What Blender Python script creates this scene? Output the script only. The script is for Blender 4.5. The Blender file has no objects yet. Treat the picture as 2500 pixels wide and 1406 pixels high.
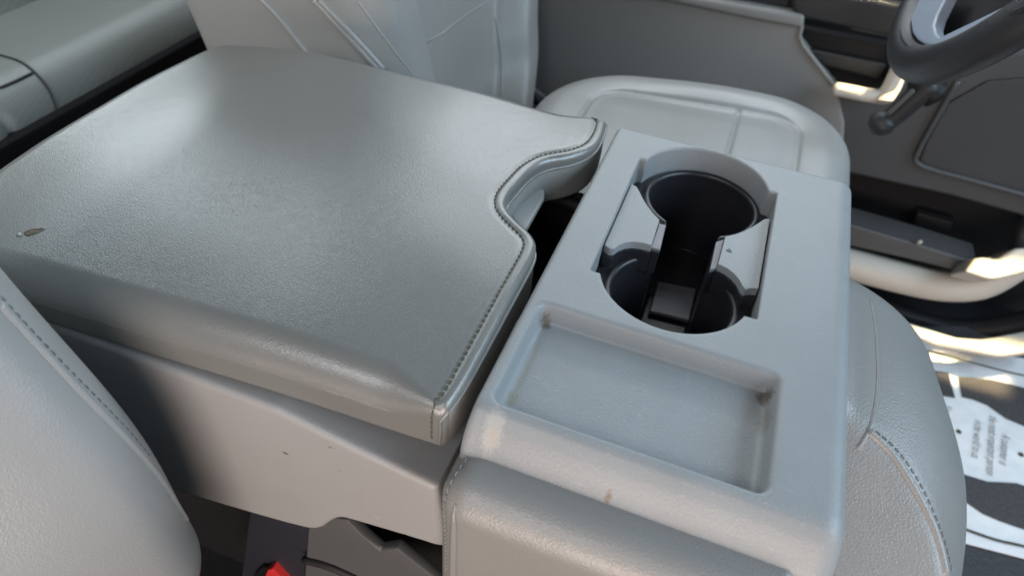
import bpy, bmesh, math, random
import numpy as np
from mathutils import Vector, Matrix
random.seed(7)
SC = bpy.context.scene
COL = SC.collection

# ------------------------------------------------------------------ camera, light, exposure
# metres; X = forward in the truck, Y = towards the driver's door, Z = up, z = 0 is the top of the cup holder console
cam = bpy.data.cameras.new('camera')
cam.lens = 24.48; cam.sensor_width = 36; cam.clip_start = .01; cam.clip_end = 50
cam.dof.use_dof = True; cam.dof.focus_distance = .50; cam.dof.aperture_fstop = 7.0
co = bpy.data.objects.new('camera', cam); COL.objects.link(co)
R0, R1, R2 = (0.934062, 0.350643, 0.067657), (0.287241, -0.625136, -0.725739), (-0.212181, 0.697319, -0.684635)
M = Matrix(((R0[0], -R1[0], -R2[0], .08645), (R0[1], -R1[1], -R2[1], -.57118), (R0[2], -R1[2], -R2[2], .32157), (0, 0, 0, 1)))
co.matrix_world = M
SC.camera = co

w = bpy.data.worlds.new('World'); SC.world = w; w.use_nodes = True
w.node_tree.nodes['Background'].inputs[0].default_value = (.80, .88, .95, 1)
w.node_tree.nodes['Background'].inputs[1].default_value = .045
SC.view_settings.view_transform = 'Standard'; SC.view_settings.look = 'None'
SC.view_settings.exposure = 0; SC.view_settings.gamma = 1
SC.cycles.max_bounces = 6; SC.cycles.sample_clamp_indirect = 6

def area(name, loc, target, sx, sy, power, color, spread=180):
    l = bpy.data.lights.new(name, 'AREA'); l.shape = 'RECTANGLE'; l.size = sx; l.size_y = sy
    l.energy = power; l.color = color; l.spread = math.radians(spread)
    o = bpy.data.objects.new(name, l); COL.objects.link(o)
    d = Vector(target)-Vector(loc)
    o.location = loc; o.rotation_euler = d.to_track_quat('-Z', 'Y').to_euler()
    return o
# daylight through the openings of the cab, and one added fill lamp
area('driver_window_daylight', (-.05, .80, .62), (-.05, 0, .40), 1.1, .62, 9, (.88, .95, 1))
area('rear_side_window_daylight', (-1.60, .82, .88), (-1.60, 0, .80), 1.6, 1.15, 23, (.84, .95, 1))
area('windshield_daylight', (1.35, -.15, .75), (0, -.15, 0), 1.5, .75, 27, (.62, .82, 1))
area('rear_window_daylight', (-1.95, -.2, .85), (0, -.2, .3), 1.5, .7, 3, (.82, .95, 1))
area('open_passenger_door_ground_light', (.34, -1.55, -.14), (.1, -.2, -.1), 1.1, .75, 20.5, (1, .82, .72))
area('passenger_side_sky_light', (-.35, -1.25, .80), (-.40, .1, .05), 1.1, .40, 7, (.97, .97, 1))
area('driver_seat_side_fill', (-1.0, -1.1, .55), (-.5, .1, 0), .8, .5, 11, (1, .96, .92))  # added lamp on the unseen passenger side, brightens the driver seat's flank
# sunlight falling steeply through the driver's window
sun = area('sun_through_driver_window', (.87, .728, .95), (.48, .549, -.17), .66, .054, .6, (1, .77, .42), 2)
dz = Vector((.39, .740-.561, 1.12)).normalized(); dy = dz.cross(Vector((1, 0, 0))).normalized(); dx = dy.cross(dz)
sun.rotation_euler = Matrix((dx, dy, dz)).transposed().to_euler()

# ------------------------------------------------------------------ tools
def sst(a, b, x):
    t = np.clip((x-a)/(b-a), 0, 1); return t*t*(3-2*t)
def smax(a, b, k):
    h = np.clip(.5+.5*(a-b)/k, 0, 1); return b+(a-b)*h+k*h*(1-h)
def smin(a, b, k): return -smax(-a, -b, k)
def box(x, y, z, lo, hi, r):
    q = [np.abs(v-(a+b)/2)-(b-a)/2+r for v, a, b in ((x, lo[0], hi[0]), (y, lo[1], hi[1]), (z, lo[2], hi[2]))]
    return np.sqrt(sum(np.maximum(v, 0)**2 for v in q))+np.minimum(np.maximum(np.maximum(q[0], q[1]), q[2]), 0)-r
def box2(x, y, lo, hi, r):
    qx = np.abs(x-(lo[0]+hi[0])/2)-(hi[0]-lo[0])/2+r; qy = np.abs(y-(lo[1]+hi[1])/2)-(hi[1]-lo[1])/2+r
    return np.hypot(np.maximum(qx, 0), np.maximum(qy, 0))+np.minimum(np.maximum(qx, qy), 0)-r
def chaikin(P, n=2, closed=True):
    P = np.array(P, float)
    for _ in range(n):
        A = P; B = np.roll(P, -1, 0) if closed else P[1:]
        if not closed: A = P[:-1]
        Q = np.empty((2*len(A), P.shape[1])); Q[0::2] = .75*A+.25*B; Q[1::2] = .25*A+.75*B
        if not closed: Q = np.vstack([P[:1], Q, P[-1:]])
        P = Q
    return P
def segdist(x, y, P, closed):
    d = np.full(x.shape, 1e9)
    n = len(P)
    for i in range(n if closed else n-1):
        a = P[i]; b = P[(i+1) % n]; e = b-a
        t = np.clip(((x-a[0])*e[0]+(y-a[1])*e[1])/max(e@e, 1e-12), 0, 1)
        d = np.minimum(d, (x-a[0]-e[0]*t)**2+(y-a[1]-e[1]*t)**2)
    return np.sqrt(d)
def poly(x, y, P):
    d = segdist(x, y, P, True); s = np.zeros(x.shape, bool); n = len(P)
    for i in range(n):
        a = P[i]; b = P[(i+1) % n]
        if a[1] == b[1]: continue
        c = ((a[1] > y) != (b[1] > y)) & (x < (b[0]-a[0])*(y-a[1])/(b[1]-a[1])+a[0]); s ^= c
    return np.where(s, -d, d)
def rext(d2, z, z0, z1, r):
    qx = d2+r; qz = np.abs(z-(z0+z1)/2)-(z1-z0)/2+r
    return np.hypot(np.maximum(qx, 0), np.maximum(qz, 0))+np.minimum(np.maximum(qx, qz), 0)-r

# padded armrest lid
LID_FRONT = [(-.0115, .0), (-.0085, -.02), (-.0085, -.05), (-.021, -.0735), (-.040, -.090), (-.0475, -.110), (-.0495, -.132), (-.0515, -.156),
             (-.046, -.169), (-.032, -.180), (-.016, -.190), (-.0095, -.203), (-.0095, -.24), (-.0095, -.32), (-.0105, -.344)]
LID = chaikin([(-.0125, .008)]+LID_FRONT+[(-.013, -.352), (-.02, -.3545), (-.12, -.3575), (-.22, -.364), (-.30, -.369), (-.385, -.372),
              (-.425, -.352), (-.441, -.29), (-.443, -.15), (-.443, -.05), (-.435, -.006), (-.405, .008), (-.20, .009), (-.05, .010)], 2)
LIDF = chaikin(LID_FRONT, 2, False)
def F_lid(x, y, z):
    d2 = poly(x, y, LID); df = segdist(x, y, LIDF, False)
    r = .0055+.0165*sst(.002, .05, df)
    rr = np.where(z > -.018, r, np.minimum(r, .008))
    yc = (y+.175)/.18
    zt = .0065-.0075*np.clip(yc*yc, 0, 1.4)-.016*sst(-.30, -.46, x)+.0025*sst(-.05, -.15, x)
    zt = zt-.0012*np.exp(-((df-.0095)/.0022)**2)*sst(-.028, -.018, z)
    zt = zt+  .0004*np.sin(x*31+y*23)*np.sin(y*37-x*11)
    zb = -.042
    d = rext(d2, z, zb, zt, rr)
    return d*.9
def F_lidclip(x, y, z): return F_lid(x, y, z)

# bin under the lid: outline in X/Z
BIN = chaikin([(-.0155, -.0445), (-.45, -.0445), (-.45, -.26), (-.2513, -.2300), (-.19, -.2170), (-.1267, -.2010), (-.112, -.192), (-.100, -.1705), (-.090, -.158),
       (-.080, -.1545), (-.0326, -.1462), (-.009, -.1435), (-.0065, -.136)], 1)
def F_bin(x, y, z):
    d2 = poly(x, z, BIN)
    yn = -.3655+.052*x-.02*sst(-.06, -.2, z)*0
    d = rext(d2, y, -.3655, -.005, .005)
    d = smax(d, (yn-y)*.98, .006)
    d = smax(d, -box(x, y, z, (-.080, -.205, -.14), (.05, -.055, .05), .004), .004)
    return d

# hard plastic cup holder console
CF, CN, CRAD = (.088, -.0576), (.088, -.1854), .0530
MODP = np.array([(-.0, .0), (-.3435, .0), (-.352, -.0025), (-.3755, -.0185), (-.3748, -.0235), (-.362, -.030), (-.358, -.058), (0, -.058)])
def slot2(x, y, g):
    d = box2(x, y, (.0305+g, -.203+g), (.1465-g, -.045-g), .001)
    d = np.minimum(d, np.hypot(x-CF[0], y-CF[1])-CRAD+g)
    return np.minimum(d, np.hypot(x-CN[0], y-CN[1])-CRAD+g)
def F_mod(x, y, z):
    d2 = poly(y, z, MODP)
    d2 = smax(d2, (z*.52-(y+.3445)*.854), .009)   # broad roll to the sloping near face
    d = smax(d2, -x-.0015*sst(0, -.02, z), .005)
    d = smax(d, x-.2085-.002*sst(0, -.03, z), .014)
    d = smax(d, y, .005)
    d = smax(d, -slot2(x, y, 0.), .0016)
    dp = np.clip(-z, 0, .02)
    tr = box(x, y, z, (.0085, -.336, -.0185), (.166, -.2475, .05), .007)+.22*dp*sst(-.28, -.25, y)+.18*dp
    return smax(d, -tr, .0030)
def F_liner(x, y, z):
    d2 = slot2(x, y, .0006)
    d = rext(d2, z, -.115, -.0225, .003)
    for cx, cy in ((.0905, -.0545), (.089, -.1815)):
        rr = np.hypot(x-cx, y-cy)
        cup = np.maximum(rr-.0440+.05*np.clip(-z-.03, 0, 1), -.106-z)
        d = smax(d, -cup, .004)
        d = smin(d, np.hypot(rr-.0468, z+.0232)-.0021, .003)
    d = np.where((np.abs(x-.089) < .0205) & (y > -.19) & (y < -.05), np.maximum(d, 0.0), d) if False else d
    ch = box(x, y, z, (.0688, -.185, -.106), (.1105, -.05, .05), .004)
    return smax(d, -ch, .003)
INS_L = [(.0312, -.0765), (.0362, -.0785), (.0398, -.0840), (.0440, -.0915), (.0493, -.0995), (.0556, -.1075), (.0632, -.1150), (.0642, -.1490), (.0570, -.1492), (.0508, -.1508), (.0458, -.1540), (.0420, -.1588), (.0392, -.1655), (.0362, -.1668), (.0312, -.1640)]
INS_R = [(.1455, -.0745), (.1415, -.0760), (.1385, -.0815), (.1338, -.0905), (.1284, -.0990), (.1222, -.1068), (.1148, -.1135), (.1143, -.1490), (.1205, -.1508), (.1262, -.1545), (.1308, -.1595), (.1340, -.1655), (.1366, -.1690), (.1400, -.1660), (.1455, -.1640)]

# leather jump seat cushion that carries the console
def F_jump(x, y, z):
    d = box(x, y, z, (-.004, -.391, -.34), (.222, -.085, -.0245), .020)
    # bullnose at the front
    f = np.hypot(x-.182-.016*sst(-.06, -.20, y)+.022*sst(-.20, -.36, y), (z+.138)*1.26)-.135
    f = np.maximum(f, -1)
    fb = smax(f, np.maximum(np.abs(y+.231)-.163, -.3-z), .032)
    fb = smax(fb, .12-x, .01)
    d = smin(d, fb, .006)
    cut = .02*(x-.232)-.537*(y+.237)+.843*(z+.036)-3*np.maximum(.214-x, 0)
    d = smax(d, cut, .006)
    d = smax(d, -box(x, y, z, (.012, -.354, -.13), (.200, .1, .3), .004), .004)
    return d*.9

# passenger seat backrest
PA = (-.205, .979); PB = (.979, .205)
def F_pback(x, y, z):
    X = x+.187; Z = z+.225
    u = X*PA[0]+Z*PA[1]; t = X*PB[0]+Z*PB[1]
    yy = y+.66
    bulge = .040*sst(.10, .235, np.abs(yy))+.024*np.exp(-((u-.16)/.10)**2)-.034*sst(.04, -.05, u)
    d = box(t-bulge, yy, u, (-.26, -.266, -.062), (-.022, .266, .62), .055)
    return d*.9

# driver seat
DA = (-.24, .9708); DB = (.9708, .24)
def F_dback(x, y, z):
    X = x+.27; Z = z+.25
    u = X*DA[0]+Z*DA[1]; t = X*DB[0]+Z*DB[1]
    yy = y-.325; yy = yy-.30*(u-.06)*sst(.0, .12, yy); yy = yy+(.06*sst(.06, -.08, u)-.03*sst(.08, .22, u))*sst(.0, .12, yy); ay = np.abs(yy)
    bulge = .050*sst(.105, .165, ay)-.03*sst(.20, .26, ay)
    bulge = bulge-.003*np.exp(-((ay-.118)/.0045)**2)
    d = box(t-bulge, yy, u, (-.283, -.238, -.10), (-.005, .238, .72), .045)
    return d*.8
def F_dcush(x, y, z):
    o2 = box2(x, y-.14*(x-.03), (-.175, .0), (.272, .460), .128)
    zt = -.153+(.002+.012*np.exp(-((x-.08)/.14)**2))*sst(-.10, -.05, o2)*sst(.15, .35, y)-.003*np.exp(-((o2+.080)/.003)**2)
    zt = zt-.0035*np.exp(-((x-.106)/.003)**2)*(o2 < -.080)+.004*sst(-.08, -.13, o2)
    return rext(o2, z, -.36, zt, .048)*.85
# rear bench
def F_rcush(x, y, z):
    d = box(x, y, z-.0, (-1.35, -.9, -.29), (-.792, .62, -.165), .064)
    g = .006*np.exp(-((y+.03-.25*(x+.9)**2)/.006)**2)
    return (d+g)*.9

def surf(F, lo, hi, h):
    """surface nets on a sparse grid; vertices are then pulled onto the exact surface"""
    lo = np.array(lo, float); n = np.ceil((np.array(hi)-lo)/h).astype(int)+1
    s = 4; n = ((n+s-1)//s)*s; nc = n//s
    cc = [lo[i]+h*(np.arange(nc[i])*s+(s-1)/2) for i in range(3)]
    X, Y, Z = np.meshgrid(*cc, indexing='ij')
    dc = F(X.ravel(), Y.ravel(), Z.ravel()).reshape(nc)
    keep = np.abs(dc) < h*s*1.45+.002
    D = np.repeat(np.repeat(np.repeat(dc, s, 0), s, 1), s, 2).astype(np.float32)
    mk = np.repeat(np.repeat(np.repeat(keep, s, 0), s, 1), s, 2)
    idx = np.argwhere(mk)
    P = lo+h*idx
    v = np.concatenate([F(P[i:i+400000, 0], P[i:i+400000, 1], P[i:i+400000, 2]) for i in range(0, len(P), 400000)])
    v = np.where(np.abs(v) < 1e-9, 1e-9, v)
    D[mk] = v
    S = D < 0
    corners = [(a, b, c) for a in (0, 1) for b in (0, 1) for c in (0, 1)]
    def sh(A, c): return A[c[0]:n[0]-1+c[0], c[1]:n[1]-1+c[1], c[2]:n[2]-1+c[2]]
    cnt = sum(sh(S, c).astype(np.int8) for c in corners)
    act = (cnt > 0) & (cnt < 8)
    ci = np.argwhere(act)
    num = np.zeros((len(ci), 3)); den = np.zeros(len(ci))
    for a in corners:
        for ax in range(3):
            if a[ax]: continue
            b = list(a); b[ax] = 1
            da = D[ci[:, 0]+a[0], ci[:, 1]+a[1], ci[:, 2]+a[2]].astype(float)
            db = D[ci[:, 0]+b[0], ci[:, 1]+b[1], ci[:, 2]+b[2]].astype(float)
            m = (da < 0) != (db < 0)
            t = np.where(m, da/np.where(m, da-db, 1), 0)
            q = np.tile(np.array(a, float), (len(ci), 1)); q[:, ax] = t
            num += q*m[:, None]; den += m
    V = lo+h*(ci+num/den[:, None])
    for _ in range(3):
        e = h*.25
        f = F(V[:, 0], V[:, 1], V[:, 2])
        g = np.stack([(F(V[:, 0]+e*(i == 0), V[:, 1]+e*(i == 1), V[:, 2]+e*(i == 2))-f)/e for i in range(3)], 1)
        g2 = np.maximum((g**2).sum(1), .05)
        st = -f[:, None]*g/g2[:, None]
        L = np.linalg.norm(st, axis=1, keepdims=True)
        V = V+st*np.minimum(1, .6*h/np.maximum(L, 1e-12))
    vid = np.full(n-1, -1, np.int64); vid[act] = np.arange(len(ci))
    Q = []
    for ax in range(3):
        o1, o2 = [(1, 2), (2, 0), (0, 1)][ax]
        A = S; sl0 = [slice(1, n[i]-1) for i in range(3)]; sl1 = list(sl0)
        sl0[ax] = slice(0, n[ax]-1); sl1[ax] = slice(1, n[ax])
        a = A[tuple(sl0)]; b = A[tuple(sl1)]
        for flip, m in ((False, a & ~b), (True, ~a & b)):
            e = np.argwhere(m)
            if not len(e): continue
            off = np.ones(3, int); off[ax] = 0; e = e+off
            def vv(d1, d2):
                k = e.copy(); k[:, o1] -= d1; k[:, o2] -= d2
                return vid[k[:, 0], k[:, 1], k[:, 2]]
            q = np.stack([vv(1, 1), vv(0, 1), vv(0, 0), vv(1, 0)], 1)
            Q.append(q[:, ::-1] if flip else q)
    Q = np.vstack(Q); Q = Q[(Q >= 0).all(1)]
    return V, Q

def tag(o, label=None, cat=None, kind=None, group=None):
    if label: o['label'] = label
    if cat: o['category'] = cat
    if kind: o['kind'] = kind
    if group: o['group'] = group
    return o
def thing(name, label, cat, loc=(0, 0, 0), group=None):
    o = bpy.data.objects.new(name, None); COL.objects.link(o); o.empty_display_size = .02
    o.location = loc
    return tag(o, label, cat, None, group)
def link(name, me, m, parent=None, smooth=True):
    o = bpy.data.objects.new(name, me); COL.objects.link(o)
    if m: me.materials.append(m)
    if smooth: me.shade_smooth()
    if parent is not None:
        o.parent = parent
        o.matrix_parent_inverse = Matrix.Identity(4)
        base = parent; off = Vector((0, 0, 0))
        while base is not None: off += base.location; base = base.parent
        o.location = -off
    return o
def mesh(name, V, Fc, m, parent=None, smooth=True):
    me = bpy.data.meshes.new(name)
    if isinstance(Fc, np.ndarray):
        me.vertices.add(len(V)); me.vertices.foreach_set('co', np.asarray(V, np.float32).ravel())
        k = Fc.shape[1]
        me.loops.add(Fc.size); me.loops.foreach_set('vertex_index', Fc.astype(np.int32).ravel())
        me.polygons.add(len(Fc)); me.polygons.foreach_set('loop_start', (np.arange(len(Fc))*k).astype(np.int32))
        me.update(calc_edges=True)
    else:
        me.from_pydata([tuple(v) for v in V], [], Fc); me.update()
    return link(name, me, m, parent, smooth)
def sub(V, Q, mask):
    q = Q[mask]; u, inv = np.unique(q, return_inverse=True)
    return V[u], inv.reshape(q.shape)
def solid(name, F, lo, hi, h, m, parent=None):
    V, Q = surf(F, lo, hi, h)
    return mesh(name, V, Q, m, parent)
def project(F, P, out=0.0, it=12):
    P = np.array(P, float); e = 2e-4
    for _ in range(it):
        f = F(P[:, 0], P[:, 1], P[:, 2])
        g = np.stack([(F(P[:, 0]+e*(i == 0), P[:, 1]+e*(i == 1), P[:, 2]+e*(i == 2))-f)/e for i in range(3)], 1)
        P = P-((f-out)/np.maximum((g**2).sum(1), .1))[:, None]*g
    return P, g/np.linalg.norm(g, axis=1, keepdims=True)
def resample(P, step, closed=False):
    P = np.array(P, float)
    if closed: P = np.vstack([P, P[:1]])
    L = np.r_[0, np.cumsum(np.linalg.norm(np.diff(P, axis=0), axis=1))]
    n = max(2, int(round(L[-1]/step))+1); s = np.linspace(0, L[-1], n)
    Q = np.stack([np.interp(s, L, P[:, i]) for i in range(P.shape[1])], 1)
    return Q[:-1] if closed else Q
def tube(name, P, r, m, parent=None, seg=10, closed=False, smoothn=2, step=None, flat=None):
    P = np.array(P, float)
    if smoothn: P = chaikin(P, smoothn, closed)
    if step: P = resample(P, step, closed)
    n = len(P); T = np.roll(P, -1, 0)-np.roll(P, 1, 0)
    if not closed: T[0] = P[1]-P[0]; T[-1] = P[-1]-P[-2]
    T /= np.maximum(np.linalg.norm(T, axis=1, keepdims=True), 1e-12)
    up = np.array(flat[0], float) if flat else np.array([.13, .21, 1.])
    V = []; r = np.broadcast_to(np.asarray(r, float), (n,)) if np.ndim(r) == 0 else np.interp(np.linspace(0, 1, n), np.linspace(0, 1, len(r)), r)
    for i in range(n):
        a = np.cross(T[i], up); a /= max(np.linalg.norm(a), 1e-9); b = np.cross(a, T[i])
        k = flat[1] if flat else 1.
        for j in range(seg):
            t = 2*math.pi*j/seg
            V.append(P[i]+r[i]*(math.cos(t)*a+k*math.sin(t)*b))
    Fc = []
    for i in range(n if closed else n-1):
        for j in range(seg):
            Fc.append((i*seg+j, i*seg+(j+1) % seg, ((i+1) % n)*seg+(j+1) % seg, ((i+1) % n)*seg+j))
    if not closed:
        for i0, sgn in ((0, -1), ((n-1)*seg, 1)):
            c = P[0] if sgn < 0 else P[-1]; rr = r[0] if sgn < 0 else r[-1]
            V.append(c+T[0 if sgn < 0 else -1]*sgn*rr*.6); k = len(V)-1
            for j in range(seg):
                f = (i0+j, i0+(j+1) % seg, k)
                Fc.append(f[::-1] if sgn < 0 else f)
    return mesh(name, V, Fc, m, parent)
def slab(name, P, vec, m, parent=None, bev=.002, seg=3, sm=0):
    P = np.array(P, float)
    if sm: P = chaikin(P, sm)
    bm = bmesh.new()
    a = [bm.verts.new(p) for p in P]
    f = bm.faces.new(a)
    ex = bmesh.ops.extrude_face_region(bm, geom=[f])
    bmesh.ops.translate(bm, verts=[v for v in ex['geom'] if isinstance(v, bmesh.types.BMVert)], vec=vec)
    bmesh.ops.recalc_face_normals(bm, faces=bm.faces)
    if bev:
        es = [e for e in bm.edges if len(e.link_faces) == 2 and e.calc_face_angle(0) > .5]
        bmesh.ops.bevel(bm, geom=es, offset=bev, segments=seg, affect='EDGES', profile=.5, clamp_overlap=True)
    big = [f for f in bm.faces if len(f.verts) > 4]
    bmesh.ops.triangulate(bm, faces=big)
    me = bpy.data.meshes.new(name); bm.to_mesh(me); bm.free()
    o = link(name, me, m, parent)
    me.set_sharp_from_angle(angle=math.radians(35))
    if bev:
        wm = o.modifiers.new('weighted_normal', 'WEIGHTED_NORMAL'); wm.weight = 100; wm.keep_sharp = True
    return o
def stitches(name, P, N, length, gap, r, m, parent, lift=.0003):
    """a row of thread stitches along points P with surface normals N, as one joined part"""
    L = np.r_[0, np.cumsum(np.linalg.norm(np.diff(P, axis=0), axis=1))]
    V = []; Fc = []; s = 0; seg = 5
    while s+length < L[-1]:
        ts = np.linspace(s, s+length, 4)
        pts = np.stack([np.interp(ts, L, P[:, i]) for i in range(3)], 1); nn = np.stack([np.interp(ts, L, N[:, i]) for i in range(3)], 1)
        hgt = np.array([-.6, 1, 1, -.6])*lift
        pts = pts+nn*hgt[:, None]; T = pts[-1]-pts[0]; T /= np.linalg.norm(T)
        b0 = len(V)
        for i in range(4):
            a = np.cross(T, nn[i]); a /= np.linalg.norm(a)
            for j in range(seg):
                t = 2*math.pi*j/seg; V.append(pts[i]+r*(math.cos(t)*a+math.sin(t)*nn[i]))
        for i in range(3):
            for j in range(seg): Fc.append((b0+i*seg+j, b0+i*seg+(j+1) % seg, b0+(i+1)*seg+(j+1) % seg, b0+(i+1)*seg+j))
        Fc.append(tuple(b0+j for j in range(seg))[::-1]); Fc.append(tuple(b0+3*seg+j for j in range(seg)))
        s += length+gap
    o = mesh(name, V, Fc, m, parent); o['kind'] = 'stuff'
    return o

# ------------------------------------------------------------------ materials
def mat(name, col, rough=.5, kind=None, scale=1., bump=.0, spec=.5, var=.06, varscale=18., spots=(), specks=0., sheen=0., aniso=None, rvar=.10, wr=0., scuff=0.):
    m = bpy.data.materials.new(name); m.use_nodes = True; nt = m.node_tree; N = nt.nodes; Lk = nt.links
    b = N['Principled BSDF']; b.inputs['Roughness'].default_value = rough; b.inputs['Specular IOR Level'].default_value = spec
    tc = N.new('ShaderNodeTexCoord'); geo = N.new('ShaderNodeNewGeometry')
    pos = geo.outputs['Position']
    def noise(sc, det=3., vec=None):
        n = N.new('ShaderNodeTexNoise'); n.inputs['Scale'].default_value = sc; n.inputs['Detail'].default_value = det
        Lk.new(vec or tc.outputs['Object'], n.inputs['Vector']); return n
    def math_(op, a, bb, clamp=False):
        n = N.new('ShaderNodeMath'); n.operation = op; n.use_clamp = clamp
        for i, v in enumerate((a, bb)):
            if isinstance(v, (int, float)): n.inputs[i].default_value = v
            else: Lk.new(v, n.inputs[i])
        return n.outputs[0]
    def mix(fac, a, bb):
        n = N.new('ShaderNodeMix'); n.data_type = 'RGBA'
        if isinstance(fac, (int, float)): n.inputs[0].default_value = fac
        else: Lk.new(fac, n.inputs[0])
        for i, v in ((6, a), (7, bb)):
            if isinstance(v, tuple): n.inputs[i].default_value = (*v, 1)
            else: Lk.new(v, n.inputs[i])
        return n.outputs[2]
    nz = noise(varscale, 5.)
    lo = tuple(c*(1-var*1.6) for c in col); hi = tuple(min(1, c*(1+var*1.6)) for c in col)
    c = mix(nz.outputs[0], lo, hi)
    if specks:
        sp = noise(1500, 2.); big = noise(25, 3.)
        f = math_('MULTIPLY', math_('GREATER_THAN', sp.outputs[0], .68), math_('MULTIPLY', math_('SUBTRACT', big.outputs[0], .38, True), 2.2*specks, True), True)
        c = mix(f, c, tuple(min(1, x*1.9+.08) for x in col))
    if scuff:
        for rot in (.5, 2.3):
            mp2 = N.new('ShaderNodeMapping'); Lk.new(tc.outputs['Object'], mp2.inputs[0]); mp2.inputs['Rotation'].default_value = (.4, .3, rot); mp2.inputs['Scale'].default_value = (45, 900, 45)
            sn = noise(1., 2., mp2.outputs[0]); bg2 = noise(38, 2.)
            f = math_('MULTIPLY', math_('MULTIPLY', math_('SUBTRACT', sn.outputs[0], .66, True), 9, True), math_('MULTIPLY', math_('SUBTRACT', bg2.outputs[0], .52, True), 6, True), True)
            c = mix(math_('MULTIPLY', f, scuff, True), c, tuple(min(1, x*1.5+.1) for x in col))
    for (p, rad, sc, amt) in spots:
        vs = N.new('ShaderNodeVectorMath'); vs.operation = 'SUBTRACT'; Lk.new(tc.outputs['Object'], vs.inputs[0]); vs.inputs[1].default_value = p
        vd = N.new('ShaderNodeVectorMath'); vd.operation = 'DIVIDE'; Lk.new(vs.outputs[0], vd.inputs[0]); vd.inputs[1].default_value = rad
        ln = N.new('ShaderNodeVectorMath'); ln.operation = 'LENGTH'; Lk.new(vd.outputs[0], ln.inputs[0])
        n2 = noise(420, 3.)
        dd = math_('ADD', ln.outputs['Value'], math_('MULTIPLY', math_('SUBTRACT', n2.outputs[0], .5), 1.1))
        f = math_('MULTIPLY', math_('SUBTRACT', 1.0, dd, True), amt*2.2, True)
        f = math_('MINIMUM', f, amt)
        c = mix(f, c, sc)
    Lk.new(c, b.inputs['Base Color'])
    rn = noise(60, 4.)
    rv = math_('ADD', math_('MULTIPLY', rn.outputs[0], rvar), rough-rvar/2, True); Lk.new(rv, b.inputs['Roughness'])
    h = None
    if kind == 'leather':
        vec = tc.outputs['Object']
        wn = noise(70*scale, 2.)
        wv = N.new('ShaderNodeVectorMath'); wv.operation = 'SCALE'; Lk.new(wn.outputs['Color'], wv.inputs[0]); wv.inputs['Scale'].default_value = .006/scale
        av = N.new('ShaderNodeVectorMath'); av.operation = 'ADD'; Lk.new(vec, av.inputs[0]); Lk.new(wv.outputs[0], av.inputs[1])
        mp = N.new('ShaderNodeMapping'); Lk.new(av.outputs[0], mp.inputs[0])
        if aniso: mp.inputs['Scale'].default_value = aniso[0]; mp.inputs['Rotation'].default_value = aniso[1]
        v1 = N.new('ShaderNodeTexVoronoi'); v1.feature = 'DISTANCE_TO_EDGE'; v1.inputs['Scale'].default_value = 430*scale; Lk.new(mp.outputs[0], v1.inputs['Vector'])
        v2 = N.new('ShaderNodeTexVoronoi'); v2.feature = 'F1'; v2.inputs['Scale'].default_value = 760*scale; Lk.new(mp.outputs[0], v2.inputs['Vector'])
        e1 = math_('MULTIPLY', v1.outputs['Distance'], 3.2, True)
        e2 = math_('MULTIPLY', v2.outputs['Distance'], .5)
        ms = noise(9, 3.)
        amp = math_('ADD', math_('MULTIPLY', math_('SUBTRACT', ms.outputs[0], .35, True), 1.4, True), .55)
        h = math_('MULTIPLY', math_('SUBTRACT', e1, e2), amp)
        if wr: h = math_('ADD', h, math_('MULTIPLY', noise(22, 2.).outputs[0], wr*2.5))
        dist = .0006/scale
    elif kind == 'plastic':
        n1 = noise(1300*scale, 2.); n2 = noise(520*scale, 3.)
        h = math_('ADD', n1.outputs[0], math_('MULTIPLY', n2.outputs[0], .35)); dist = .0004
    elif kind == 'perf':
        mp = N.new('ShaderNodeMapping'); Lk.new(tc.outputs['Object'], mp.inputs[0]); mp.inputs['Rotation'].default_value = (0, 0, .6)
        mp.inputs['Scale'].default_value = (scale, scale, scale)
        sx = N.new('ShaderNodeSeparateXYZ'); Lk.new(mp.outputs[0], sx.inputs[0])
        s1 = math_('SINE', sx.outputs[0], 0); s2 = math_('SINE', sx.outputs[1], 0); s3 = math_('SINE', sx.outputs[2], 0)
        pr = math_('MULTIPLY', s1, s2)
        if bump < 0:
            pr = math_('MULTIPLY', s1, s3)
        h = math_('GREATER_THAN', pr, .25); dist = .0008
        c2 = mix(h, c, tuple(x*.88 for x in col)); Lk.new(c2, b.inputs['Base Color']); h = math_('SUBTRACT', 1, h)
    elif kind == 'fabric':
        wv = N.new('ShaderNodeTexWave'); wv.inputs['Scale'].default_value = 260*scale; wv.bands_direction = 'Y'; wv.inputs['Distortion'].default_value = 1.5
        Lk.new(tc.outputs['Object'], wv.inputs['Vector']); n1 = noise(900, 2.)
        h = math_('ADD', wv.outputs[0], n1.outputs[0]); dist = .0003
    elif kind == 'paper':
        n1 = noise(16, 2.); h = n1.outputs[0]; dist = .02
    elif kind == 'carpet':
        n1 = noise(260*scale, 4.); n2 = noise(900*scale, 2.)
        h = math_('ADD', n1.outputs[0], n2.outputs[0]); dist = .003
    if h is not None and bump:
        bp = N.new('ShaderNodeBump'); bp.inputs['Strength'].default_value = abs(bump); bp.inputs['Distance'].default_value = dist
        Lk.new(h, bp.inputs['Height']); Lk.new(bp.outputs[0], b.inputs['Normal'])
    if sheen:
        b.inputs['Sheen Weight'].default_value = sheen
    return m

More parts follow.
